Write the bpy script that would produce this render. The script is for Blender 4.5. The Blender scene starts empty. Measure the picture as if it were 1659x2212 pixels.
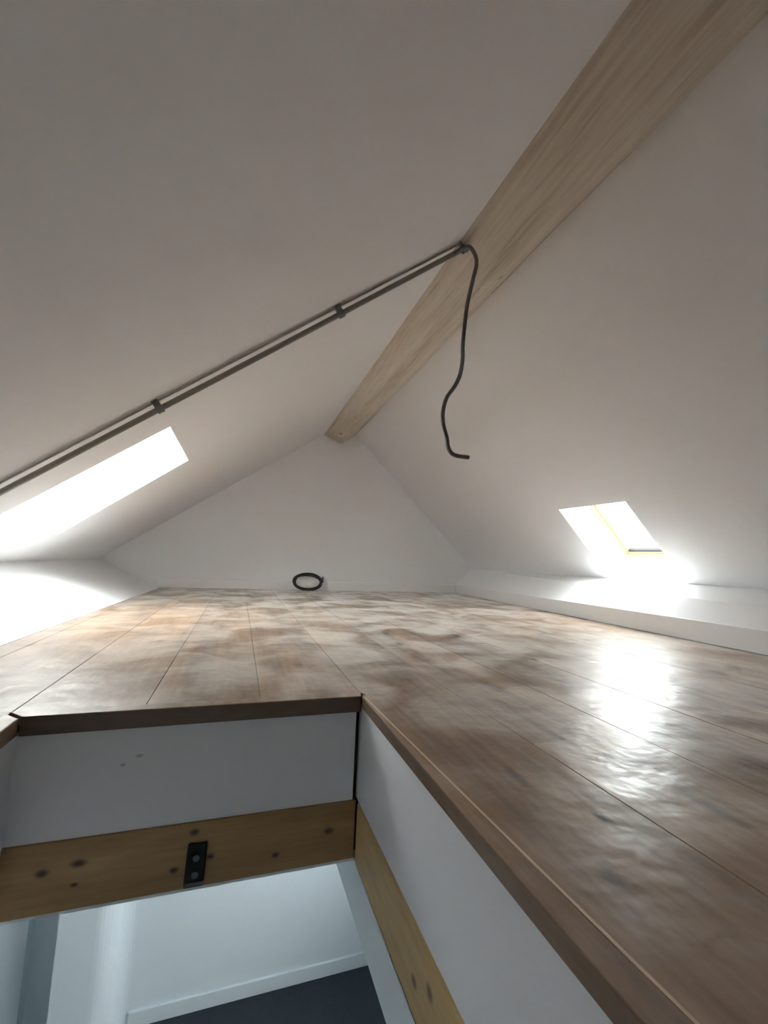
import bpy, bmesh, math, random
from mathutils import Vector, Matrix

C = bpy.context.scene
COL = C.collection
random.seed(7)
S = 0.66                      # metres per layout unit (floor boards come out 0.20 m wide)

# ------------------------------------------------------------------ camera
YAW, PITCH, ROLL, F = 0.319786, 0.112579, 0.0423627, 922.76
CAM_Z = 0.42
_fw = Vector((math.sin(YAW) * math.cos(PITCH), math.cos(YAW) * math.cos(PITCH), math.sin(PITCH)))
_rt0 = Vector((math.cos(YAW), -math.sin(YAW), 0))
_up0 = _rt0.cross(_fw)
_rt = math.cos(ROLL) * _rt0 + math.sin(ROLL) * _up0
_up = math.cos(ROLL) * _up0 - math.sin(ROLL) * _rt0
cd = bpy.data.cameras.new('camera')
cam = bpy.data.objects.new('camera', cd)
COL.objects.link(cam)
cd.sensor_fit = 'VERTICAL'
cd.sensor_height = 24.0
cd.lens = 24.0 * F / 2212.0
cd.clip_start = 0.01
m = Matrix((( _rt.x, _up.x, -_fw.x, 0), (_rt.y, _up.y, -_fw.y, 0), (_rt.z, _up.z, -_fw.z, CAM_Z * S), (0, 0, 0, 1)))
cam.matrix_world = m
C.camera = cam

# ------------------------------------------------------------------ sky, exposure
w = bpy.data.worlds.new('overcast_sky')
C.world = w
w.use_nodes = True
bg = w.node_tree.nodes['Background']
bg.inputs['Color'].default_value = (0.93, 0.97, 1.0, 1)
bg.inputs['Strength'].default_value = 1.0
C.view_settings.view_transform = 'Standard'
C.view_settings.look = 'None'
C.view_settings.gamma = 1
C.view_settings.use_curve_mapping = False
C.view_settings.exposure = 4.95
C.cycles.use_denoising = True
try:
    C.cycles.denoiser = 'OPENIMAGEDENOISE'
except Exception:
    pass
C.cycles.max_bounces = 16
C.cycles.diffuse_bounces = 12
C.cycles.glossy_bounces = 6
C.cycles.transparent_max_bounces = 12
C.cycles.caustics_reflective = True
C.cycles.sample_clamp_indirect = 0.0

# ------------------------------------------------------------------ helpers
def new_mat(name):
    mt = bpy.data.materials.new(name)
    mt.use_nodes = True
    nt = mt.node_tree
    return mt, nt, nt.nodes['Principled BSDF']

def N(nt, typ, **kw):
    n = nt.nodes.new(typ)
    for k, v in kw.items():
        setattr(n, k, v)
    return n

def plain(name, col, rough=0.6, bump=0.0, scale=60, metal=0.0, var=0.0, marks=()):
    mt, nt, b = new_mat(name)
    b.inputs['Base Color'].default_value = (*col, 1)
    b.inputs['Roughness'].default_value = rough
    b.inputs['Metallic'].default_value = metal
    geo = N(nt, 'ShaderNodeNewGeometry')
    nz = N(nt, 'ShaderNodeTexNoise')
    nz.inputs['Scale'].default_value = scale
    nz.inputs['Detail'].default_value = 4
    nt.links.new(geo.outputs['Position'], nz.inputs['Vector'])
    if bump:
        bp = N(nt, 'ShaderNodeBump')
        bp.inputs['Strength'].default_value = bump
        bp.inputs['Distance'].default_value = 0.002
        nt.links.new(nz.outputs['Fac'], bp.inputs['Height'])
        nt.links.new(bp.outputs['Normal'], b.inputs['Normal'])
    if var:
        mx = N(nt, 'ShaderNodeMix', data_type='RGBA')
        mx.inputs['A'].default_value = (*[c * (1 - var) for c in col], 1)
        mx.inputs['B'].default_value = (*[min(1, c * (1 + var)) for c in col], 1)
        nt.links.new(nz.outputs['Fac'], mx.inputs['Factor'])
        nt.links.new(mx.outputs['Result'], b.inputs['Base Color'])
    if marks:
        f = spots(nt, geo.outputs['Position'], marks)
        mk = N(nt, 'ShaderNodeMix', data_type='RGBA')
        mk.inputs['A'].default_value = (*col, 1)
        mk.inputs['B'].default_value = (*[c * 0.55 for c in col], 1)
        nt.links.new(f, mk.inputs['Factor'])
        nt.links.new(mk.outputs['Result'], b.inputs['Base Color'])
    return mt

def spots(nt, pos, knots):
    """factor 0..1 that is high inside each knot (centre, radii in layout units)"""
    out = None
    for c, r, *amt in knots:
        sb = N(nt, 'ShaderNodeVectorMath', operation='SUBTRACT')
        sb.inputs[1].default_value = Vector(c) * S
        nt.links.new(pos, sb.inputs[0])
        dv = N(nt, 'ShaderNodeVectorMath', operation='DIVIDE')
        dv.inputs[1].default_value = Vector(r) * S
        nt.links.new(sb.outputs[0], dv.inputs[0])
        ln = N(nt, 'ShaderNodeVectorMath', operation='LENGTH')
        nt.links.new(dv.outputs[0], ln.inputs[0])
        mr = N(nt, 'ShaderNodeMapRange', interpolation_type='SMOOTHSTEP')
        mr.inputs['From Min'].default_value = 1.0
        mr.inputs['From Max'].default_value = 0.15
        mr.inputs['To Max'].default_value = amt[0] if amt else 1.0
        nt.links.new(ln.outputs['Value'], mr.inputs['Value'])
        if out is None:
            out = mr.outputs[0]
        else:
            mxn = N(nt, 'ShaderNodeMath', operation='MAXIMUM')
            nt.links.new(out, mxn.inputs[0])
            nt.links.new(mr.outputs[0], mxn.inputs[1])
            out = mxn.outputs[0]
    return out

def wood(name, stops, stretch, scale, rough, knots=(), knot_col=(0.03, 0.02, 0.012), spec=0.5,
         fine=0.35, rough_var=0.0, wobble=0.0, rand=0.0, wob_scale=14, coat=0.0):
    mt, nt, b = new_mat(name)
    geo = N(nt, 'ShaderNodeNewGeometry')
    pos = geo.outputs['Position']
    vec = pos
    if rand:
        oi = N(nt, 'ShaderNodeObjectInfo')
        ml = N(nt, 'ShaderNodeVectorMath', operation='SCALE')
        ml.inputs[0].default_value = (7.3, 11.1, 5.7)
        nt.links.new(oi.outputs['Random'], ml.inputs['Scale'])
        ad = N(nt, 'ShaderNodeVectorMath', operation='ADD')
        nt.links.new(pos, ad.inputs[0])
        nt.links.new(ml.outputs[0], ad.inputs[1])
        vec = ad.outputs[0]
    mp = N(nt, 'ShaderNodeVectorMath', operation='MULTIPLY')
    mp.inputs[1].default_value = stretch
    nt.links.new(vec, mp.inputs[0])
    n1 = N(nt, 'ShaderNodeTexNoise')
    n1.inputs['Scale'].default_value = scale
    n1.inputs['Detail'].default_value = 5
    n1.inputs['Distortion'].default_value = 0.6
    nt.links.new(mp.outputs[0], n1.inputs['Vector'])
    n2 = N(nt, 'ShaderNodeTexNoise')
    n2.inputs['Scale'].default_value = scale * 9
    n2.inputs['Detail'].default_value = 3
    nt.links.new(mp.outputs[0], n2.inputs['Vector'])
    mxf = N(nt, 'ShaderNodeMix', data_type='FLOAT')
    mxf.inputs['Factor'].default_value = fine
    nt.links.new(n1.outputs['Fac'], mxf.inputs['A'])
    nt.links.new(n2.outputs['Fac'], mxf.inputs['B'])
    cr = N(nt, 'ShaderNodeValToRGB')
    el = cr.color_ramp.elements
    el[0].position, el[0].color = stops[0][0], (*stops[0][1], 1)
    el[1].position, el[1].color = stops[-1][0], (*stops[-1][1], 1)
    for p, c in stops[1:-1]:
        e = el.new(p)
        e.color = (*c, 1)
    nt.links.new(mxf.outputs['Result'], cr.inputs['Fac'])
    colr = cr.outputs['Color']
    if rand:
        rm = N(nt, 'ShaderNodeMapRange')
        rm.inputs['To Min'].default_value = 1 - rand
        rm.inputs['To Max'].default_value = 1 + rand
        nt.links.new(oi.outputs['Random'], rm.inputs['Value'])
        hs = N(nt, 'ShaderNodeHueSaturation')
        nt.links.new(rm.outputs[0], hs.inputs['Value'])
        nt.links.new(colr, hs.inputs['Color'])
        colr = hs.outputs['Color']
    if knots:
        f = spots(nt, pos, knots)
        mk = N(nt, 'ShaderNodeMix', data_type='RGBA')
        mk.inputs['B'].default_value = (*knot_col, 1)
        nt.links.new(f, mk.inputs['Factor'])
        nt.links.new(colr, mk.inputs['A'])
        colr = mk.outputs['Result']
    nt.links.new(colr, b.inputs['Base Color'])
    b.inputs['Roughness'].default_value = rough
    b.inputs['Specular IOR Level'].default_value = spec
    if coat:
        b.inputs['Coat Weight'].default_value = coat
        b.inputs['Coat Roughness'].default_value = 0.19
        nc = N(nt, 'ShaderNodeTexNoise')             # dried mop smears: glossier and duller patches
        nc.inputs['Scale'].default_value = 5
        nc.inputs['Detail'].default_value = 4
        nc.inputs['Distortion'].default_value = 0.8
        nt.links.new(pos, nc.inputs['Vector'])
        rc = N(nt, 'ShaderNodeMapRange')
        rc.inputs['From Min'].default_value = 0.42
        rc.inputs['From Max'].default_value = 0.58
        rc.inputs['To Min'].default_value = coat * 0.45
        rc.inputs['To Max'].default_value = coat
        nt.links.new(nc.outputs['Fac'], rc.inputs['Value'])
        cw = rc.outputs[0]
        if knots:
            inv = N(nt, 'ShaderNodeMath', operation='SUBTRACT')
            inv.inputs[0].default_value = 1.0
            nt.links.new(f, inv.inputs[1])
            mu = N(nt, 'ShaderNodeMath', operation='MULTIPLY')
            nt.links.new(inv.outputs[0], mu.inputs[0])
            nt.links.new(cw, mu.inputs[1])
            cw = mu.outputs[0]
        nt.links.new(cw, b.inputs['Coat Weight'])
        rs = N(nt, 'ShaderNodeMapRange')             # pale sheen that lifts the duller patches at grazing view
        rs.inputs['From Min'].default_value = 0.40
        rs.inputs['From Max'].default_value = 0.62
        rs.inputs['To Min'].default_value = 0.72
        rs.inputs['To Max'].default_value = 0.06
        nt.links.new(nc.outputs['Fac'], rs.inputs['Value'])
        nt.links.new(rs.outputs[0], b.inputs['Sheen Weight'])
        b.inputs['Sheen Roughness'].default_value = 0.45
        b.inputs['Sheen Tint'].default_value = (1.0, 0.95, 0.88, 1)
    if rough_var:
        n3 = N(nt, 'ShaderNodeTexNoise')
        n3.inputs['Scale'].default_value = 6
        n3.inputs['Detail'].default_value = 5
        n3.inputs['Roughness'].default_value = 0.65
        nt.links.new(pos, n3.inputs['Vector'])
        r3 = N(nt, 'ShaderNodeMapRange')
        r3.inputs['From Min'].default_value = 0.3
        r3.inputs['From Max'].default_value = 0.7
        r3.inputs['To Min'].default_value = rough - rough_var
        r3.inputs['To Max'].default_value = rough + rough_var
        nt.links.new(n3.outputs['Fac'], r3.inputs['Value'])
        nt.links.new(r3.outputs[0], b.inputs['Roughness'])
    last = None
    if wobble:
        n4 = N(nt, 'ShaderNodeTexNoise')
        n4.inputs['Scale'].default_value = wob_scale
        n4.inputs['Detail'].default_value = 3.5
        nt.links.new(pos, n4.inputs['Vector'])
        b4 = N(nt, 'ShaderNodeBump')
        b4.inputs['Strength'].default_value = wobble
        b4.inputs['Distance'].default_value = 0.01
        nt.links.new(n4.outputs['Fac'], b4.inputs['Height'])
        last = b4
        if coat:
            nt.links.new(b4.outputs['Normal'], b.inputs['Coat Normal'])
    b5 = N(nt, 'ShaderNodeBump')
    b5.inputs['Strength'].default_value = 0.08
    b5.inputs['Distance'].default_value = 0.001
    nt.links.new(mxf.outputs['Result'], b5.inputs['Height'])
    if last:
        nt.links.new(last.outputs['Normal'], b5.inputs['Normal'])
    nt.links.new(b5.outputs['Normal'], b.inputs['Normal'])
    return mt

def link(name, bm, mat, parent=None, smooth=False, bevel=0.0, kind=None, label=None, cat=None, group=None, loc=None):
    """bm in layout units; scaled to metres here. loc (layout units) becomes the object's origin."""
    for v in bm.verts:
        v.co *= S
    org = Vector((0, 0, 0))
    if loc is not None:
        org = Vector(loc) * S
        for v in bm.verts:
            v.co -= org
    bmesh.ops.recalc_face_normals(bm, faces=bm.faces)
    me = bpy.data.meshes.new(name)
    if smooth:
        for f in bm.faces:
            f.smooth = True
    bm.to_mesh(me)
    bm.free()
    o = bpy.data.objects.new(name, me)
    COL.objects.link(o)
    me.materials.append(mat)
    o.location = org
    if parent is not None:
        o.parent = parent
        o.location = org - parent.matrix_world.translation if parent.parent is None else org
    if bevel:
        md = o.modifiers.new('bevel', 'BEVEL')
        md.width = bevel * S
        md.segments = 2
        md.limit_method = 'ANGLE'
    if kind:
        o['kind'] = kind
    if label:
        o['label'] = label
    if cat:
        o['category'] = cat
    if group:
        o['group'] = group
    return o

def empty(name, loc, label, cat, group=None):
    o = bpy.data.objects.new(name, None)
    COL.objects.link(o)
    o.empty_display_size = 0.05
    o.location = Vector(loc) * S
    o.matrix_world = Matrix.Translation(Vector(loc) * S)
    o['label'] = label
    o['category'] = cat
    if group:
        o['group'] = group
    return o

def box(bm, x0, x1, y0, y1, z0, z1):
    vs = [bm.verts.new((x, y, z)) for x in (x0, x1) for y in (y0, y1) for z in (z0, z1)]
    for f in ((0, 1, 3, 2), (4, 6, 7, 5), (0, 4, 5, 1), (2, 3, 7, 6), (0, 2, 6, 4), (1, 5, 7, 3)):
        bm.faces.new([vs[i] for i in f])
    return vs

def hexa(bm, a, b):
    """two matching loops of points -> closed prism"""
    va = [bm.verts.new(p) for p in a]
    vb = [bm.verts.new(p) for p in b]
    n = len(a)
    bm.faces.new(va)
    bm.faces.new(vb[::-1])
    for i in range(n):
        bm.faces.new([va[i], vb[i], vb[(i + 1) % n], va[(i + 1) % n]])

def ring_slab(bm, outer, hole, off):
    """slab with a four-cornered hole; off = thickness vector"""
    off = Vector(off)
    o0 = [bm.verts.new(p) for p in outer]
    h0 = [bm.verts.new(p) for p in hole]
    o1 = [bm.verts.new(Vector(p) + off) for p in outer]
    h1 = [bm.verts.new(Vector(p) + off) for p in hole]
    for i in range(4):
        j = (i + 1) % 4
        bm.faces.new([o0[i], o0[j], h0[j], h0[i]])
        bm.faces.new([o1[i], h1[i], h1[j], o1[j]])
        bm.faces.new([o0[i], o1[i], o1[j], o0[j]])
        bm.faces.new([h0[i], h0[j], h1[j], h1[i]])

def tube(bm, pts, r, seg=12, cap=True):
    pts = [Vector(p) for p in pts]
    rings = []
    t0 = (pts[1] - pts[0]).normalized()
    ref = Vector((0, 0, 1)) if abs(t0.z) < 0.9 else Vector((0, 1, 0))
    u = t0.cross(ref).normalized()
    for i, p in enumerate(pts):
        t = (pts[min(i + 1, len(pts) - 1)] - pts[max(i - 1, 0)]).normalized()
        u = (u - t * u.dot(t)).normalized()
        v = t.cross(u)
        rings.append([bm.verts.new(p + r * (math.cos(a) * u + math.sin(a) * v)) for a in [2 * math.pi * k / seg for k in range(seg)]])
    for a, b in zip(rings, rings[1:]):
        for k in range(seg):
            bm.faces.new([a[k], a[(k + 1) % seg], b[(k + 1) % seg], b[k]])
    if cap:
        bm.faces.new(rings[0][::-1])
        bm.faces.new(rings[-1])

def smooth_path(pts, sub=8):
    pts = [Vector(p) for p in pts]
    out = []
    for i in range(len(pts) - 1):
        p0, p1, p2, p3 = pts[max(i - 1, 0)], pts[i], pts[i + 1], pts[min(i + 2, len(pts) - 1)]
        for k in range(sub):
            t = k / sub
            out.append(0.5 * ((2 * p1) + (p2 - p0) * t + (2 * p0 - 5 * p1 + 4 * p2 - p3) * t * t + (3 * p1 - p0 - 3 * p2 + p3) * t ** 3))
    out.append(pts[-1])
    return out

def lerp(a, b, t):
    return Vector(a) * (1 - t) + Vector(b) * t

# ------------------------------------------------------------------ materials
M_wall = plain('matt_white_plaster', (0.815, 0.82, 0.83), 0.9, 0.08, 90)
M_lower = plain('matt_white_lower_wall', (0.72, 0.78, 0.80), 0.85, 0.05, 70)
M_trim = plain('white_satin_trim', (0.83, 0.82, 0.81), 0.5, 0.03, 60)
M_panel = plain('white_board', (0.66, 0.665, 0.68), 0.7, 0.05, 80)
M_scuffed = plain('scuffed_white_board', (0.66, 0.665, 0.68), 0.7, 0.05, 80, marks=[((-0.209, 1.321, -0.116), (0.014, 0.05, 0.006)), ((-0.245, 1.321, -0.135), (0.010, 0.05, 0.006))])
M_dark = plain('dark_joint', (0.11, 0.08, 0.055), 0.9)
M_slate = plain('dark_slate_floor', (0.018, 0.026, 0.034), 0.7, 0.2, 40, var=0.35)
M_grey = plain('grey_plastic', (0.24, 0.235, 0.21), 0.5, 0.05, 120)
M_clip = plain('dark_grey_plastic', (0.19, 0.20, 0.19), 0.5)
M_line = plain('pale_grey_line', (0.50, 0.475, 0.46), 0.6)
M_cable = plain('dark_cable', (0.12, 0.112, 0.115), 0.45, 0.1, 400)
M_coil = plain('black_cable', (0.02, 0.021, 0.024), 0.4)
M_black = plain('black_metal', (0.003, 0.003, 0.0035), 0.85, 0.05, 100)
M_screw = plain('zinc_screw', (0.11, 0.12, 0.125), 0.45, metal=0.3)
M_gasket = plain('dark_seal', (0.004, 0.004, 0.007), 0.8)
M_latch = plain('white_latch', (0.8, 0.8, 0.8), 0.4)

M_floor = wood('laminate_oak', [(0.32, (0.085, 0.050, 0.032)), (0.44, (0.195, 0.120, 0.073)), (0.56, (0.295, 0.190, 0.117)), (0.70, (0.41, 0.285, 0.19))],
               (9.0, 0.9, 9.0), 1.0, 0.36,
               knots=[((0.832, 0.807, 0), (0.016, 0.026, 0.05)), ((0.56, 0.77, 0), (0.02, 0.075, 0.05), 0.7), ((0.845, 0.585, 0), (0.025, 0.11, 0.05), 0.75), ((0.52, 0.50, 0), (0.02, 0.04, 0.05), 0.6), ((1.49, 1.29, 0), (0.02, 0.03, 0.05)), ((0.62, 0.62, 0), (0.015, 0.03, 0.05)),
                      ((1.31, 1.68, 0), (0.02, 0.035, 0.05))],
               rough_var=0.06, wobble=0.42, rand=0.10, wob_scale=12, fine=0.25, spec=0.3, coat=0.20, knot_col=(0.006, 0.004, 0.003))
M_nosing = wood('nosing_oak', [(0.3, (0.10, 0.066, 0.04)), (0.55, (0.19, 0.125, 0.075)), (0.75, (0.28, 0.19, 0.12))],
                (6, 1.2, 6), 2.0, 0.4)
M_nosing_x = wood('nosing_oak_across', [(0.3, (0.07, 0.045, 0.028)), (0.55, (0.13, 0.085, 0.05)), (0.75, (0.19, 0.125, 0.075))],
                  (1.2, 6, 6), 2.0, 0.4)
M_bead = plain('pale_joint_bead', (0.72, 0.56, 0.39), 0.5)
M_beam = wood('planed_spruce', [(0.34, (0.40, 0.32, 0.24)), (0.48, (0.60, 0.53, 0.43)), (0.66, (0.72, 0.66, 0.56))],
              (9, 0.5, 9), 1.3, 0.65, knots=[((1.25, 1.9, 2.0), (0.02, 0.03, 0.05)), ((1.10, 5.2, 1.99), (0.025, 0.05, 0.06))],
              knot_col=(0.2, 0.13, 0.08))
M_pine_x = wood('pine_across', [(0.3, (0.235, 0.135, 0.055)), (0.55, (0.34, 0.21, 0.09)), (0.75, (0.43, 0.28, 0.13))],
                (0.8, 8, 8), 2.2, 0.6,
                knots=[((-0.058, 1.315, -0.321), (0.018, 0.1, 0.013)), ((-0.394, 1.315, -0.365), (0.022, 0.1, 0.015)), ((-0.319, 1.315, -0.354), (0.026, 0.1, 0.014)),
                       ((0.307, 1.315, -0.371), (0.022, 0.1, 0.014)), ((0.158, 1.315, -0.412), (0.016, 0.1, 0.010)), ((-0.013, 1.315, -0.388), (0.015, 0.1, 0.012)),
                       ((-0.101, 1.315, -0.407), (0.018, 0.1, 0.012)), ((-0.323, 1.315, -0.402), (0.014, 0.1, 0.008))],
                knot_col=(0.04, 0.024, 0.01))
M_pine_y = wood('pine_along', [(0.3, (0.36, 0.23, 0.09)), (0.55, (0.48, 0.33, 0.14)), (0.75, (0.56, 0.41, 0.20))],
                (8, 0.8, 8), 2.2, 0.6,
                knots=[((0.388, 0.86, -0.40), (0.1, 0.02, 0.016)), ((0.388, 0.79, -0.36), (0.1, 0.02, 0.02))], knot_col=(0.17, 0.10, 0.04))
M_sash = wood('lacquered_pine', [(0.3, (0.55, 0.34, 0.15)), (0.7, (0.66, 0.43, 0.21))], (3, 3, 3), 2, 0.4)

def glass_mat():
    mt, nt, b = new_mat('window_glass')
    nt.nodes.remove(b)
    out = nt.nodes['Material Output']
    tr = N(nt, 'ShaderNodeBsdfTransparent')
    tr.inputs['Color'].default_value = (0.93, 0.95, 0.94, 1)
    gl = N(nt, 'ShaderNodeBsdfGlossy')
    gl.inputs['Roughness'].default_value = 0.02
    mx = N(nt, 'ShaderNodeMixShader')
    mx.inputs[0].default_value = 0.05
    nt.links.new(tr.outputs[0], mx.inputs[1])
    nt.links.new(gl.outputs[0], mx.inputs[2])
    nt.links.new(mx.outputs[0], out.inputs['Surface'])
    return mt
M_glass = glass_mat()

# ------------------------------------------------------------------ layout numbers
YB = 5.555                       # back gable
YF = -2.0                        # gable behind the camera
LA, LB = 1.3758, 0.7187          # left slope  z = LA + LB x
RA, RB = 3.4431, -0.9608         # right slope z = RA + RB x
def lz(x): return LA + LB * x
def rz(x): return RA + RB * x
nl = Vector((-LB, 0, 1)).normalized()     # outward normals
nr = Vector((-RB, 0, 1)).normalized()
APEX = (RA - LA) / (LB - RB)
HX0, HX1, HY0, HY1 = -0.478, 0.388, -0.45, 1.315      # hatch opening
def xr(y): return 2.613 + 0.0617 * y      # right edge of the floor
def xl(y): return -0.962 + 0.021 * y      # left edge of the floor

# ------------------------------------------------------------------ loft shell
bm = bmesh.new()
holeL = [(-1.20, 2.597), (-0.405, 2.485), (-0.405, 3.36), (-1.216, 3.562)]
outL = [(-1.85, YF), (1.55, YF), (1.55, YB + 0.05), (-1.85, YB + 0.05)]
ring_slab(bm, [(x, y, lz(x)) for x, y in outL], [(x, y, lz(x)) for x, y in holeL], nl * 0.05)
link('ceiling_left', bm, M_wall, kind='structure', label='white sloping ceiling on the left of the ridge, cut by a skylight')

bm = bmesh.new()
holeR = [(2.627, 2.365), (3.233, 2.381), (3.229, 3.093), (2.62, 3.044)]
outR = [(APEX, YF), (3.6, YF), (3.6, YB + 0.05), (APEX, YB + 0.05)]
ring_slab(bm, [(x, y, rz(x)) for x, y in outR], [(x, y, rz(x)) for x, y in holeR], nr * 0.05)
link('ceiling_right', bm, M_wall, kind='structure', label='white sloping ceiling on the right of the ridge, cut by a skylight')

for nm, y0, y1 in (('wall_back', YB, YB + 0.1), ('wall_front', YF - 0.1, YF)):
    bm = bmesh.new()
    pr = [(-1.9, -0.1), (3.7, -0.1), (3.7, 0.2), (APEX + 0.1, 2.45), (APEX - 0.1, 2.45), (-1.9, 0.3)]
    hexa(bm, [(x, y0, z) for x, z in pr], [(x, y1, z) for x, z in pr])
    link(nm, bm, M_wall, kind='structure', label='white gable wall at the far end of the loft' if nm == 'wall_back' else None)

# low sloping boxing at the left eaves
bm = bmesh.new()
a0 = [(xl(YF), YF, 0.0), (-1.50, YF, 0.298), (-1.75, YF, 0.42), (-1.75, YF, 0.30), (xl(YF), YF, -0.06)]
a1 = [(xl(YB), YB, 0.0), (-1.49, YB, 0.305), (-1.75, YB, 0.44), (-1.75, YB, 0.30), (xl(YB), YB, -0.06)]
hexa(bm, a0, a1)
link('wall_left', bm, M_wall, kind='structure', label='white low sloping wall along the left eaves')
# boxing at the right eaves: short upright and a sloping top
bm = bmesh.new()
BH0, BH1 = 0.142, 0.118
a0 = [(xr(YF) + 0.02, YF, BH0), (3.24, YF, 0.33), (3.6, YF, 0.43), (3.6, YF, -0.06), (xr(YF) + 0.02, YF, -0.06)]
a1 = [(xr(YB) + 0.02, YB, BH1), (3.222, YB, 0.35), (3.6, YB, 0.55), (3.6, YB, -0.06), (xr(YB) + 0.02, YB, -0.06)]
hexa(bm, a0, a1)
link('wall_right', bm, M_wall, kind='structure', label='white sloping ledge along the right eaves under the skylight')

# baseboards
bm = bmesh.new()
y0, y1 = YF + 0.01, YB - 0.025
hexa(bm, [(xr(y0), y0, 0.0), (xr(y0), y0, BH0), (xr(y0) + 0.02, y0, BH0), (xr(y0) + 0.02, y0, 0)],
     [(xr(y1), y1, 0.0), (xr(y1), y1, BH1), (xr(y1) + 0.02, y1, BH1), (xr(y1) + 0.02, y1, 0)])
link('baseboard_right', bm, M_trim, kind='structure', bevel=0.003, label='white baseboard along the right edge of the floor')
bm = bmesh.new()
box(bm, xl(YB) - 0.02, xr(YB), YB - 0.022, YB, 0.0, 0.115)
link('baseboard_back', bm, M_trim, kind='structure', bevel=0.004, label='white baseboard along the foot of the far gable wall')

# ------------------------------------------------------------------ skylights
def skylight(name, hole, zf, n, depth, inset, label, with_latch):
    P0 = [Vector((x, y, zf(x))) for x, y in hole]
    P1 = [p + n * depth for p in P0]
    cen = sum(P1, Vector()) / 4
    def inset_loop(P, d):
        out = []
        k = len(P)
        for i in range(k):
            a = (P[(i - 1) % k] - P[i]).normalized()
            b = (P[(i + 1) % k] - P[i]).normalized()
            s = math.sqrt(max(1e-6, 1 - a.dot(b) ** 2))
            out.append(P[i] + (a + b) * (d / s))
        return out
    # plastered reveal
    bm = bmesh.new()
    Q0, Q1 = inset_loop(P0, -0.03), inset_loop(P1, -0.03)
    v = [[bm.verts.new(p) for p in L] for L in ([p + n * 0.0 for p in P0], P1, Q1, [q + n * 0.051 for q in Q0])]
    for i in range(4):
        j = (i + 1) % 4
        for a, b in ((0, 1), (1, 2), (2, 3), (3, 0)):
            bm.faces.new([v[a][i], v[a][j], v[b][j], v[b][i]])
    root = link(name, bm, M_trim, kind='structure', label=label)
    # timber frame round the opening
    bm = bmesh.new()
    ring_slab(bm, inset_loop(P1, -0.06), inset_loop(P1, inset * 0.55), n * 0.05)
    link('frame', bm, M_sash, parent=root, label='pine frame')
    bm = bmesh.new()
    ring_slab(bm, [p + n * 0.016 for p in inset_loop(P1, inset * 0.50)], [p + n * 0.016 for p in inset_loop(P1, inset)], n * 0.045)
    link('sash', bm, M_sash, parent=root, label='pine sash')
    bm = bmesh.new()
    gl = inset_loop(P1, inset * 0.9)
    hexa(bm, [p + n * 0.045 for p in gl], [p + n * 0.05 for p in gl])
    link('glass_pane', bm, M_glass, parent=root)
    # dark seal along the lower edge of the glass
    il = inset_loop(P1, inset)
    lo = sorted(range(4), key=lambda i: il[i].z)[:2]
    A, B = il[lo[0]], il[lo[1]]
    up = ((sum((il[i] for i in range(4)), Vector()) / 4) - (A + B) / 2).normalized()
    bm = bmesh.new()
    hexa(bm, [A + n * 0.015, A + n * 0.015 + up * 0.014, B + n * 0.015 + up * 0.014, B + n * 0.015],
         [A + n * 0.044, A + n * 0.044 + up * 0.014, B + n * 0.044 + up * 0.014, B + n * 0.044])
    link('seal', bm, M_gasket, parent=root, label='dark seal')
    if with_latch:
        near, far = (A, B) if A.y < B.y else (B, A)
        d = (far - near).normalized()
        c = near + d * 0.05
        bm = bmesh.new()
        hexa(bm, [c - n * 0.03, c - n * 0.03 + up * 0.03, c - n * 0.03 + up * 0.03 + d * 0.13, c - n * 0.03 + d * 0.13],
             [c + n * 0.02, c + n * 0.02 + up * 0.03, c + n * 0.02 + up * 0.03 + d * 0.13, c + n * 0.02 + d * 0.13])
        link('latch', bm, M_latch, parent=root, bevel=0.006, label='white latch')
    return root
skylight('window_1', holeL, lz, nl, 0.30, 0.05, 'skylight in the left slope, bright with overcast sky', False)
skylight('window_2', holeR, rz, nr, 0.29, 0.05, 'pine framed skylight in the right slope above the ledge', True)

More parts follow.
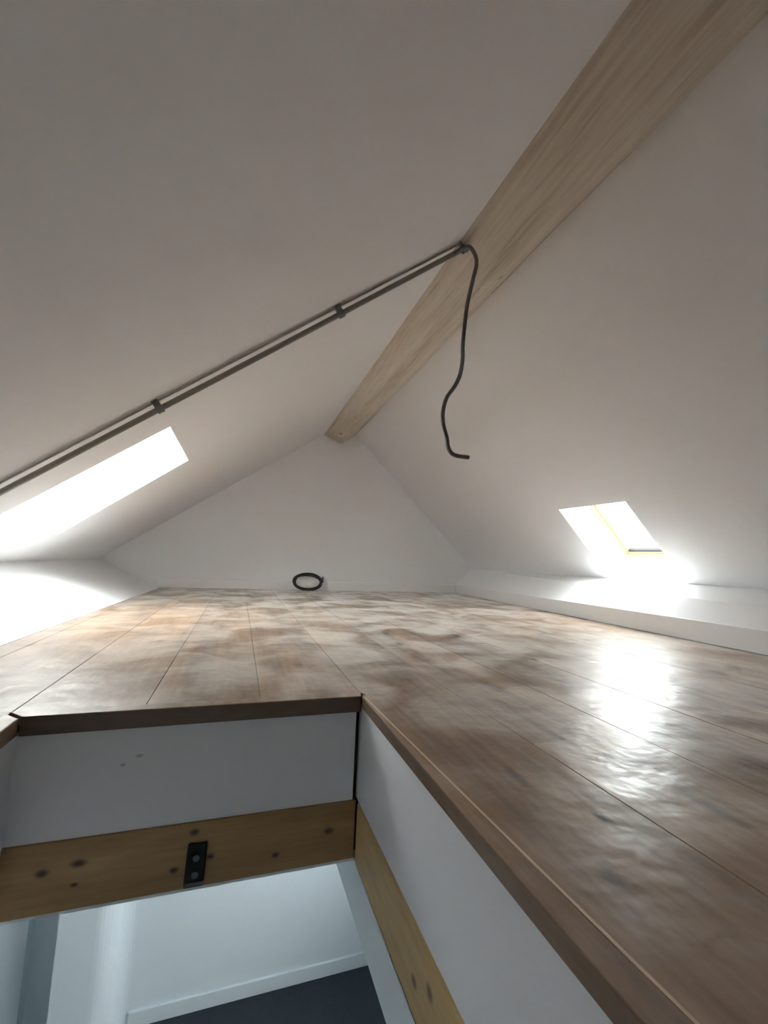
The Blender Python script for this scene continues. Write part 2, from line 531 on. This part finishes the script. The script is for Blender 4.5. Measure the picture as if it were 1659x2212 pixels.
# ------------------------------------------------------------------ floor with hatch
ZT = -0.006
bm = bmesh.new()
ring_slab(bm, [(-1.9, YF, -0.02), (3.7, YF, -0.02), (3.7, YB + 0.05, -0.02), (-1.9, YB + 0.05, -0.02)],
          [(HX0 - 0.04, HY0 - 0.04, -0.02), (HX1 + 0.04, HY0 - 0.04, -0.02), (HX1 + 0.04, HY1 + 0.04, -0.02), (HX0 - 0.04, HY1 + 0.04, -0.02)], (0, 0, -0.44))
floor = link('floor', bm, M_dark, kind='structure', label='brown laminate plank floor of the loft around the hatch')
PW = 0.3025
X0 = 0.393
G, GE = 0.0007, 0.0003           # half of the long and of the end joints
BV = 0.0010
NOSE_W = 0.045
def bead_x(y):                      # slightly skewed inner edge of the right nosing
    return 0.393 + 0.044 * max(0.0, 1.30 - y)
def plank(left, right):
    """one board; left / right edges are runs of (x, y) from near to far"""
    L = [(x + G, y) for x, y in left]
    Rr = [(x - G, y) for x, y in right]
    L[0], L[-1] = (L[0][0], L[0][1] + GE), (L[-1][0], L[-1][1] - GE)
    Rr[0], Rr[-1] = (Rr[0][0], Rr[0][1] + GE), (Rr[-1][0], Rr[-1][1] - GE)
    ya, yb = L[0][1], L[-1][1]
    e = BV * 0.5
    top = [(x + BV, min(max(y, ya + e), yb - e)) for x, y in L] + [(x - BV, min(max(y, ya + e), yb - e)) for x, y in Rr[::-1]]
    out = L + Rr[::-1]
    dz = random.uniform(-0.0004, 0.0004)
    bm = bmesh.new()
    Ls = [[bm.verts.new((x, y, z)) for x, y in lp] for lp, z in ((out, -0.019), (out, dz - BV), (top, dz))]
    bm.faces.new(Ls[2])
    n = len(out)
    for p, q in ((0, 1), (1, 2)):
        for i in range(n):
            j = (i + 1) % n
            bm.faces.new([Ls[p][i], Ls[p][j], Ls[q][j], Ls[q][i]])
    return link('plank', bm, M_floor, parent=floor, loc=((left[0][0] + right[0][0]) / 2, (ya + yb) / 2, 0))
JOINTS = {0: [3.15], 1: [-1.0, 0.90, 2.8, 4.7], 2: [-0.1, 2.05, 4.1], 3: [-1.2, 3.0, 4.9], 4: [0.2, 2.3, 4.3], 5: [-0.8, 3.3], 6: [0.5, 2.6, 4.6],
          7: [-0.3, 3.7], 8: [1.9, 4.0], -1: [2.75, 4.6], -2: [3.5], -3: [2.35, 4.25], -4: [3.05, 4.9], -5: [2.0, 4.0]}
k = int(math.floor((xl(YB) - 0.1 - X0) / PW))
while X0 + k * PW < 2.98:
    a, b = X0 + k * PW, X0 + (k + 1) * PW
    ys = [YF] + JOINTS.get(k, [1.0, 3.0]) + [YB - 0.02]
    over_hatch = a < HX1 and b > HX0
    for ya, yb in zip(ys, ys[1:]):
        segs = [(ya, yb)]
        if over_hatch:
            segs = []
            if yb > HY1 + NOSE_W:
                segs.append((max(ya, HY1 + NOSE_W), yb))
            if ya < HY0 - NOSE_W:
                segs.append((ya, min(yb, HY0 - NOSE_W)))
        for s0, s1 in segs:
            if s1 - s0 < 0.05:
                continue
            if k == 0:                                   # board beside the right nosing
                la = [(bead_x(s0) + 0.0055, s0)] if s0 < 1.3 else [(a, s0)]
                if s0 < 1.29 < s1:
                    la.append((a + 0.004, 1.30))
                    la.append((a + 0.012, HY1 + 0.021))
                    la.append((a, HY1 + NOSE_W))
                la.append((a, s1))
                plank(la, [(b, s0), (b, s1)])
                continue
            # trim to the skewed edges of the room
            l0, l1 = max(a, xl(s0) + 0.004), max(a, xl(s1) + 0.004)
            r0, r1 = min(b, xr(s0) - 0.004), min(b, xr(s1) - 0.004)
            if max(r0 - l0, r1 - l1) < 0.02:
                continue
            r0, r1 = max(r0, l0 + 0.012), max(r1, l1 + 0.012)
            plank([(l0, s0), (l1, s1)], [(r0, s0), (r1, s1)])
    if over_hatch and a < HX0 - NOSE_W:                  # sliver left of the hatch
        plank([(max(a, xl(HY0)), HY0 - NOSE_W), (max(a, xl(HY1)), HY1 + NOSE_W)], [(HX0 - NOSE_W, HY0 - NOSE_W), (HX0 - NOSE_W, HY1 + NOSE_W)])
    k += 1

# nosing round the hatch (mitred), each side its own length of trim: dark face, plank-coloured top
NT = 0.002
FT = 0.006
bm = bmesh.new()
y0, y1 = HY0, HY1
hexa(bm, [(HX1, y0, NT - 0.001), (HX1 + FT, y0, NT - 0.001), (HX1 + FT, y0, -0.030), (HX1, y0, -0.030)],
     [(HX1, y1 - 0.006, NT - 0.001), (HX1 + FT, y1, NT - 0.001), (HX1 + FT, y1, -0.030), (HX1, y1 - 0.006, -0.030)])
t1 = link('trim_1', bm, M_nosing, kind='structure', bevel=0.0015, label='brown nosing along the right edge of the hatch')
bm = bmesh.new()
hexa(bm, [(HX1 + 0.001, y0, NT), (bead_x(y0), y0, NT), (bead_x(y0), y0, -0.02), (HX1 + 0.001, y0, -0.02)],
     [(HX1 + 0.001, y1 - 0.006, NT), (HX1 + 0.012, y1 + 0.020, NT), (HX1 + 0.012, y1 + 0.020, -0.02), (HX1 + 0.001, y1 - 0.006, -0.02)])
link('top_strip', bm, M_floor, parent=t1, bevel=0.002, label='plank coloured top')
bm = bmesh.new()
bw0, bw1 = 0.0055, 0.004
hexa(bm, [(bead_x(HY0), HY0, 0.0025), (bead_x(HY0) + bw0, HY0, 0.0025), (bead_x(HY0) + bw0, HY0, -0.01), (bead_x(HY0), HY0, -0.01)],
     [(bead_x(1.30), 1.30, 0.0025), (bead_x(1.30) + bw1, 1.30, 0.0025), (bead_x(1.30) + bw1, 1.30, -0.01), (bead_x(1.30), 1.30, -0.01)])
link('trim_2', bm, M_bead, kind='structure', label='pale bead between the nosing and the first floor plank')
bm = bmesh.new()
hexa(bm, [(HX0 + 0.004, HY1, NT - 0.001), (HX0 - FT + 0.004, HY1 + FT, NT - 0.001), (HX0 - FT + 0.004, HY1 + FT, -0.044), (HX0 + 0.004, HY1, -0.044)],
     [(HX1 - 0.002, HY1, NT - 0.001), (HX1 + 0.002, HY1 + FT, NT - 0.001), (HX1 + 0.002, HY1 + FT, -0.044), (HX1 - 0.002, HY1, -0.044)])
t3 = link('trim_3', bm, M_nosing_x, kind='structure', bevel=0.0015, label='dark brown nosing along the far edge of the hatch')
bm = bmesh.new()
hexa(bm, [(HX0 + 0.003, HY1 + 0.001, NT), (HX0 - NOSE_W + 0.004, HY1 + NOSE_W, NT), (HX0 - NOSE_W + 0.004, HY1 + NOSE_W, -0.02), (HX0 + 0.003, HY1 + 0.001, -0.02)],
     [(HX1 - 0.002, HY1 + 0.001, NT), (HX1 + 0.010, HY1 + NOSE_W, NT), (HX1 + 0.010, HY1 + NOSE_W, -0.02), (HX1 - 0.002, HY1 + 0.001, -0.02)])
link('top_strip', bm, M_floor, parent=t3, bevel=0.002, label='plank coloured top')
bm = bmesh.new()
hexa(bm, [(HX0, HY0, NT - 0.001), (HX0 - FT, HY0, NT - 0.001), (HX0 - FT, HY0, -0.04), (HX0, HY0, -0.04)],
     [(HX0, HY1 - 0.006, NT - 0.001), (HX0 - FT, HY1, NT - 0.001), (HX0 - FT, HY1, -0.04), (HX0, HY1 - 0.006, -0.04)])
t4 = link('trim_4', bm, M_nosing, kind='structure', bevel=0.0015, label='brown nosing along the left edge of the hatch')
bm = bmesh.new()
hexa(bm, [(HX0 - 0.001, HY0, NT), (HX0 - NOSE_W, HY0 - NOSE_W, NT), (HX0 - NOSE_W, HY0 - NOSE_W, -0.02), (HX0 - 0.001, HY0, -0.02)],
     [(HX0 - 0.001, HY1 - 0.008, NT), (HX0 - NOSE_W, HY1 + NOSE_W - 0.010, NT), (HX0 - NOSE_W, HY1 + NOSE_W - 0.010, -0.02), (HX0 - 0.001, HY1 - 0.008, -0.02)])
link('top_strip', bm, M_floor, parent=t4, bevel=0.002, label='plank coloured top')
bm = bmesh.new()
box(bm, HX0, HX1, HY0 - NOSE_W, HY0, -0.04, NT)
link('trim_5', bm, M_nosing_x, kind='structure', bevel=0.003)

# hatch lining: white boards above, pine joists below
bm = bmesh.new()
box(bm, HX0 - 0.02, HX1 - 0.012, HY1 + 0.006, HY1 + 0.03, -0.297, -0.044)
link('wall_hatch_far', bm, M_scuffed, kind='structure', label='grey white board lining the far side of the hatch')
bm = bmesh.new()
box(bm, HX1 + 0.004, HX1 + 0.03, HY0, HY1 + 0.03, -0.30, -0.030)
link('wall_hatch_right', bm, M_panel, kind='structure', label='white board lining the right side of the hatch')
bm = bmesh.new()
box(bm, HX0 - 0.03, HX0 - 0.004, HY0, HY1 + 0.006, -0.47, -0.04)
link('wall_hatch_left', bm, M_panel, kind='structure', label='white board lining the left side of the hatch')
bm = bmesh.new()
box(bm, HX0, HX1, HY0 - 0.03, HY0, -0.47, -0.04)
link('wall_hatch_near', bm, M_panel, kind='structure')

bm = bmesh.new()
box(bm, HX0 - 0.004, HX1 - 0.002, HY1, HY1 + 0.06, -0.458, -0.297)
link('hatch_joist', bm, M_pine_x, bevel=0.003, label='knotty pine joist across the far side of the hatch, below the grey board', cat='joist')
bm = bmesh.new()
box(bm, HX1, HX1 + 0.06, HY0, HY1, -0.472, -0.300)
link('hatch_joist', bm, M_pine_y, bevel=0.008, label='pale pine joist running along the right side of the hatch', cat='joist')

# plasterboard below the joists
bm = bmesh.new()
box(bm, HX0 - 0.02, HX1 + 0.0, HY1 + 0.005, HY1 + 0.07, -0.467, -0.459)
link('trim_6', bm, M_panel, kind='structure')

# black bracket screwed to the far joist
br = empty('joist_bracket', (-0.048, HY1, -0.46), 'black metal bracket with two screws on the far pine joist', 'bracket')
bm = bmesh.new()
x0, x1 = -0.075, -0.024
hexa(bm, [(x0 + 0.004, HY1 - 0.010, -0.345), (x1 + 0.001, HY1 - 0.010, -0.348), (x1 - 0.001, HY1 - 0.010, -0.452), (x0, HY1 - 0.010, -0.452)],
     [(x0 + 0.004, HY1, -0.345), (x1 + 0.001, HY1, -0.348), (x1 - 0.001, HY1, -0.452), (x0, HY1, -0.452)])
link('plate', bm, M_black, parent=br, bevel=0.004)
bm = bmesh.new()
box(bm, x0 + 0.001, x1 - 0.001, HY1 - 0.016, HY1 - 0.0095, -0.445, -0.435)
link('fold', bm, M_screw, parent=br, bevel=0.002, label='dull grey folded edge')
for zc in (-0.378, -0.419):
    bm = bmesh.new()
    tube(bm, [(-0.048, HY1 - 0.0095, zc), (-0.048, HY1 - 0.015, zc)], 0.0085, 14)
    link('screw', bm, M_screw, parent=br, label='dull grey screw head')

# ------------------------------------------------------------------ ridge beam
prof = [(0.90, 2.12), (0.93, 2.066), (0.99, 2.040), (1.06, 2.008), (1.115, 1.982), (1.15, 1.968), (1.185, 1.963), (1.215, 1.972),
        (1.25, 2.000), (1.30, 2.042), (1.345, 2.082), (1.385, 2.115), (1.40, 2.16), (1.23, 2.24)]
bm = bmesh.new()
hexa(bm, [(x, YF + 0.01, z) for x, z in prof], [(x, YB, z) for x, z in prof])
bmesh.ops.subdivide_edges(bm, edges=[e for e in bm.edges if abs(e.verts[0].co.y - e.verts[1].co.y) > 1], cuts=24)
for v in bm.verts:                       # slightly hewn
    t = v.co.y
    v.co.x += 0.006 * math.sin(t * 1.7 + v.co.z * 9)
    v.co.z += 0.004 * math.sin(t * 2.3 + v.co.x * 7)
o = link('ridge_beam', bm, M_beam, smooth=True, label='pale timber ridge beam running along the apex of the ceiling', cat='beam')

# ------------------------------------------------------------------ conduit on the left slope
def pc(x, off):
    y = 1.9975 - 0.187 * x
    return Vector((x, y, lz(x))) - nl * off
con = empty('conduit', pc(0.98, 0.0), 'grey conduit pipe clipped up the left sloping ceiling to the beam', 'conduit')
bm = bmesh.new()
tube(bm, [pc(-1.44, 0.040), pc(-0.6, 0.040), pc(0.2, 0.040), pc(0.955, 0.036)], 0.0125, 16)
link('pipe', bm, M_grey, parent=con, smooth=True)
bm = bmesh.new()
tube(bm, [pc(-1.44, 0.006), pc(-0.6, 0.006), pc(0.2, 0.006), pc(0.94, 0.006)], 0.0045, 8)  # thin tube added to draw the faint line beside the pipe
link('line', bm, M_line, parent=con, smooth=True, label='thin pale line against the ceiling')
dirp = (pc(1, 0) - pc(0, 0)).normalized()
sidep = dirp.cross(nl).normalized()
for xc in (-1.18, -0.41, 0.355, 0.955):
    bm = bmesh.new()
    c = pc(xc, 0.0)
    h = 0.014
    # foot, stem and a saddle that holds the pipe
    def prism(w0, w1, o0, o1, hh):
        hexa(bm, [c - nl * o0 + dirp * s * hh + sidep * t * w0 for s, t in ((-1, -1), (1, -1), (1, 1), (-1, 1))],
             [c - nl * o1 + dirp * s * hh + sidep * t * w1 for s, t in ((-1, -1), (1, -1), (1, 1), (-1, 1))])
    prism(0.017, 0.015, 0.0, 0.008, h)
    prism(0.010, 0.010, 0.008, 0.024, h)
    ring = []
    for a in [math.radians(130 + 280 * i / 14) for i in range(15)]:
        ring.append((math.cos(a), math.sin(a)))
    pcx = c - nl * 0.040
    outer = [pcx + nl * (ca * 0.0185) + sidep * (sa * 0.0185) for ca, sa in [(math.cos(x), math.sin(x)) for x in [math.radians(40 + 280 * i / 16) for i in range(17)]]]
    inner = [pcx + nl * (ca * 0.0122) + sidep * (sa * 0.0122) for ca, sa in [(math.cos(x), math.sin(x)) for x in [math.radians(40 + 280 * i / 16) for i in range(17)]]]
    A = [[bm.verts.new(p + dirp * s * h) for p in L] for L in (outer, inner) for s in (-1, 1)]
    for i in range(16):
        bm.faces.new([A[0][i], A[0][i + 1], A[1][i + 1], A[1][i]])
        bm.faces.new([A[2][i], A[3][i], A[3][i + 1], A[2][i + 1]])
        bm.faces.new([A[0][i], A[2][i], A[2][i + 1], A[0][i + 1]])
        bm.faces.new([A[1][i], A[1][i + 1], A[3][i + 1], A[3][i]])
    for e in (0, 16):
        bm.faces.new([A[0][e], A[1][e], A[3][e], A[2][e]])
    link('clip', bm, M_clip, parent=con, label='dark clip')

# cable hanging out of the pipe
YC = pc(0.955, 0)[1]
cab = [(0.90, 0, 1.985), (0.965, 0, 2.028), (1.000, 0, 2.046), (1.028, 0, 2.028), (1.045, 0, 1.993), (1.047, 0, 1.955), (1.037, 0, 1.908), (1.013, 0, 1.800), (0.999, 0, 1.727),
       (0.988, 0, 1.628), (0.979, 0, 1.508), (0.979, 0, 1.430), (0.966, 0, 1.347), (0.936, 0, 1.280), (0.897, 0, 1.219), (0.880, 0, 1.152),
       (0.882, 0, 1.090), (0.903, 0, 1.022), (0.914, 0, 0.970), (0.946, 0, 0.940), (1.024, 0, 0.937)]
cab[0] = tuple(pc(0.90, 0.040))
path = [Vector(cab[0])]
for i, (x, _, z) in enumerate(cab[1:]):
    p = Vector((x, 1.814, z))
    near = 0.975 if i == 0 else 0.962
    path.append(Vector((0, 0, CAM_Z)) + (p - Vector((0, 0, CAM_Z))) * near)
bm = bmesh.new()
pp = smooth_path(path, 7)
tube(bm, pp, 0.0098, 12)
link('hanging_cable', bm, M_cable, smooth=True, label='dark grey cable dangling from the conduit end beside the beam', cat='cable')

# ------------------------------------------------------------------ coil of cable by the far gable
bm = bmesh.new()
cxc, cyc = 0.832, YB - 0.11
rnd = random.Random(3)
pts = []
turns = 6
for i in range(turns * 40 + 1):
    a = 2 * math.pi * i / 40
    t = i / 40
    rx = 0.178 + 0.014 * math.sin(t * 2.1) - 0.007 * (t % 2)
    rz_ = 0.090 + 0.012 * math.sin(t * 1.3 + 1)
    x = cxc + rx * math.cos(a) + 0.008 * math.sin(t * 3.7)
    z = 0.112 + rz_ * math.sin(a) + 0.006 * math.cos(t * 2.9)
    # the loop leans back against the wall
    y = cyc + 0.055 * math.sin(a) + 0.012 * math.sin(t * 1.7 + a * 0.5)
    pts.append((x, y, max(z, 0.0125)))
pts += [(cxc + 0.195, cyc + 0.02, 0.155), (cxc + 0.197, cyc + 0.025, 0.178)]
tube(bm, pts, 0.0068, 8)
link('cable_coil', bm, M_coil, smooth=True, label='black coil of cable standing against the far baseboard', cat='cable coil')

# ------------------------------------------------------------------ room below the hatch
LZ, LC = -3.80, -0.472
LX0, LX1, LY0, LY1 = -3.2, 2.4, -2.2, 4.74
bm = bmesh.new()
box(bm, LX0 - 0.1, LX1 + 0.1, LY0 - 0.1, LY1 + 0.6, LZ - 0.08, LZ)
link('floor_lower', bm, M_slate, kind='structure', label='dark slate floor of the room below the hatch')
bm = bmesh.new()
ring_slab(bm, [(LX0 - 0.1, LY0 - 0.1, LC), (HX1 + 0.01, LY0 - 0.1, LC), (HX1 + 0.01, LY1 + 0.1, LC), (LX0 - 0.1, LY1 + 0.1, LC)],
          [(HX0, HY0, LC), (HX1, HY0, LC), (HX1, HY1 + 0.05, LC), (HX0, HY1 + 0.05, LC)], (0, 0, 0.012))
link('ceiling_lower', bm, M_lower, kind='structure')
bm = bmesh.new()
box(bm, HX1, LX1 + 0.1, LY0 - 0.1, LY1 + 0.1, -0.605, -0.4725)
link('trim_7', bm, M_lower, kind='structure', label='white dropped ceiling edge below the right pine joist')
# far wall with a recess and a rounded boxed pier
PX0, PX1 = -1.18, -0.750
RX0 = -1.46
bm = bmesh.new()
box(bm, PX1 + 0.10, LX1 + 0.1, LY1, LY1 + 0.1, LZ, LC)
link('wall_lower_back', bm, M_lower, kind='structure', label='white wall of the room below, seen through the hatch')
bm = bmesh.new()
pf = [(PX0, LY1 + 0.30), (PX0, LY1 - 0.27)]
R_ = 0.15
for i in range(9):
    a = math.radians(-90 + 90 * i / 8)
    pf.append((PX1 - R_ + R_ * math.cos(a), LY1 - 0.27 + R_ + R_ * math.sin(a)))
for i in range(1, 9):
    a = math.radians(180 + -90 * i / 8)
    pf.append((PX1 + 0.12 + 0.12 * math.cos(a), LY1 - 0.12 + 0.12 * math.sin(a)))
pf.append((PX1 + 0.12, LY1 + 0.30))
hexa(bm, [(x, y, LZ) for x, y in pf], [(x, y, LC) for x, y in pf])
link('wall_lower_pier', bm, M_lower, smooth=False, kind='structure', label='white pier with a rounded edge in the room below')
bm = bmesh.new()
box(bm, RX0 - 0.02, PX0, LY1 + 0.10, LY1 + 0.35, LZ, LC)
link('wall_lower_recess', bm, M_lower, kind='structure', label='shaded white recess left of the pier in the room below')
bm = bmesh.new()
box(bm, LX0 - 0.1, RX0, LY1 - 0.03, LY1 + 0.35, LZ, LC)
link('wall_lower_left', bm, M_lower, kind='structure', label='white wall left of the recess in the room below')
bm = bmesh.new()
box(bm, LX0 - 0.1, LX0, LY0, LY1, LZ, LC)
link('wall_lower_side', bm, M_lower, kind='structure')
bm = bmesh.new()
box(bm, LX0, LX1, LY0 - 0.1, LY0, LZ, LC)
link('wall_lower_front', bm, M_lower, kind='structure')
bm = bmesh.new()
WY0, WY1, WZ0, WZ1 = 1.8, 2.95, -2.3, -1.3
ring_slab(bm, [(LX1, LY0 - 0.1, LZ), (LX1, LY1 + 0.1, LZ), (LX1, LY1 + 0.1, LC), (LX1, LY0 - 0.1, LC)],
          [(LX1, WY0, WZ0), (LX1, WY1, WZ0), (LX1, WY1, WZ1), (LX1, WY0, WZ1)], (0.15, 0, 0))
link('wall_lower_right', bm, M_lower, kind='structure')
bm = bmesh.new()
box(bm, PX1 + 0.12, LX1, LY1 - 0.025, LY1, LZ, LZ + 0.13)
link('baseboard_lower', bm, M_lower, kind='structure', bevel=0.006, label='white baseboard along the wall of the room below')
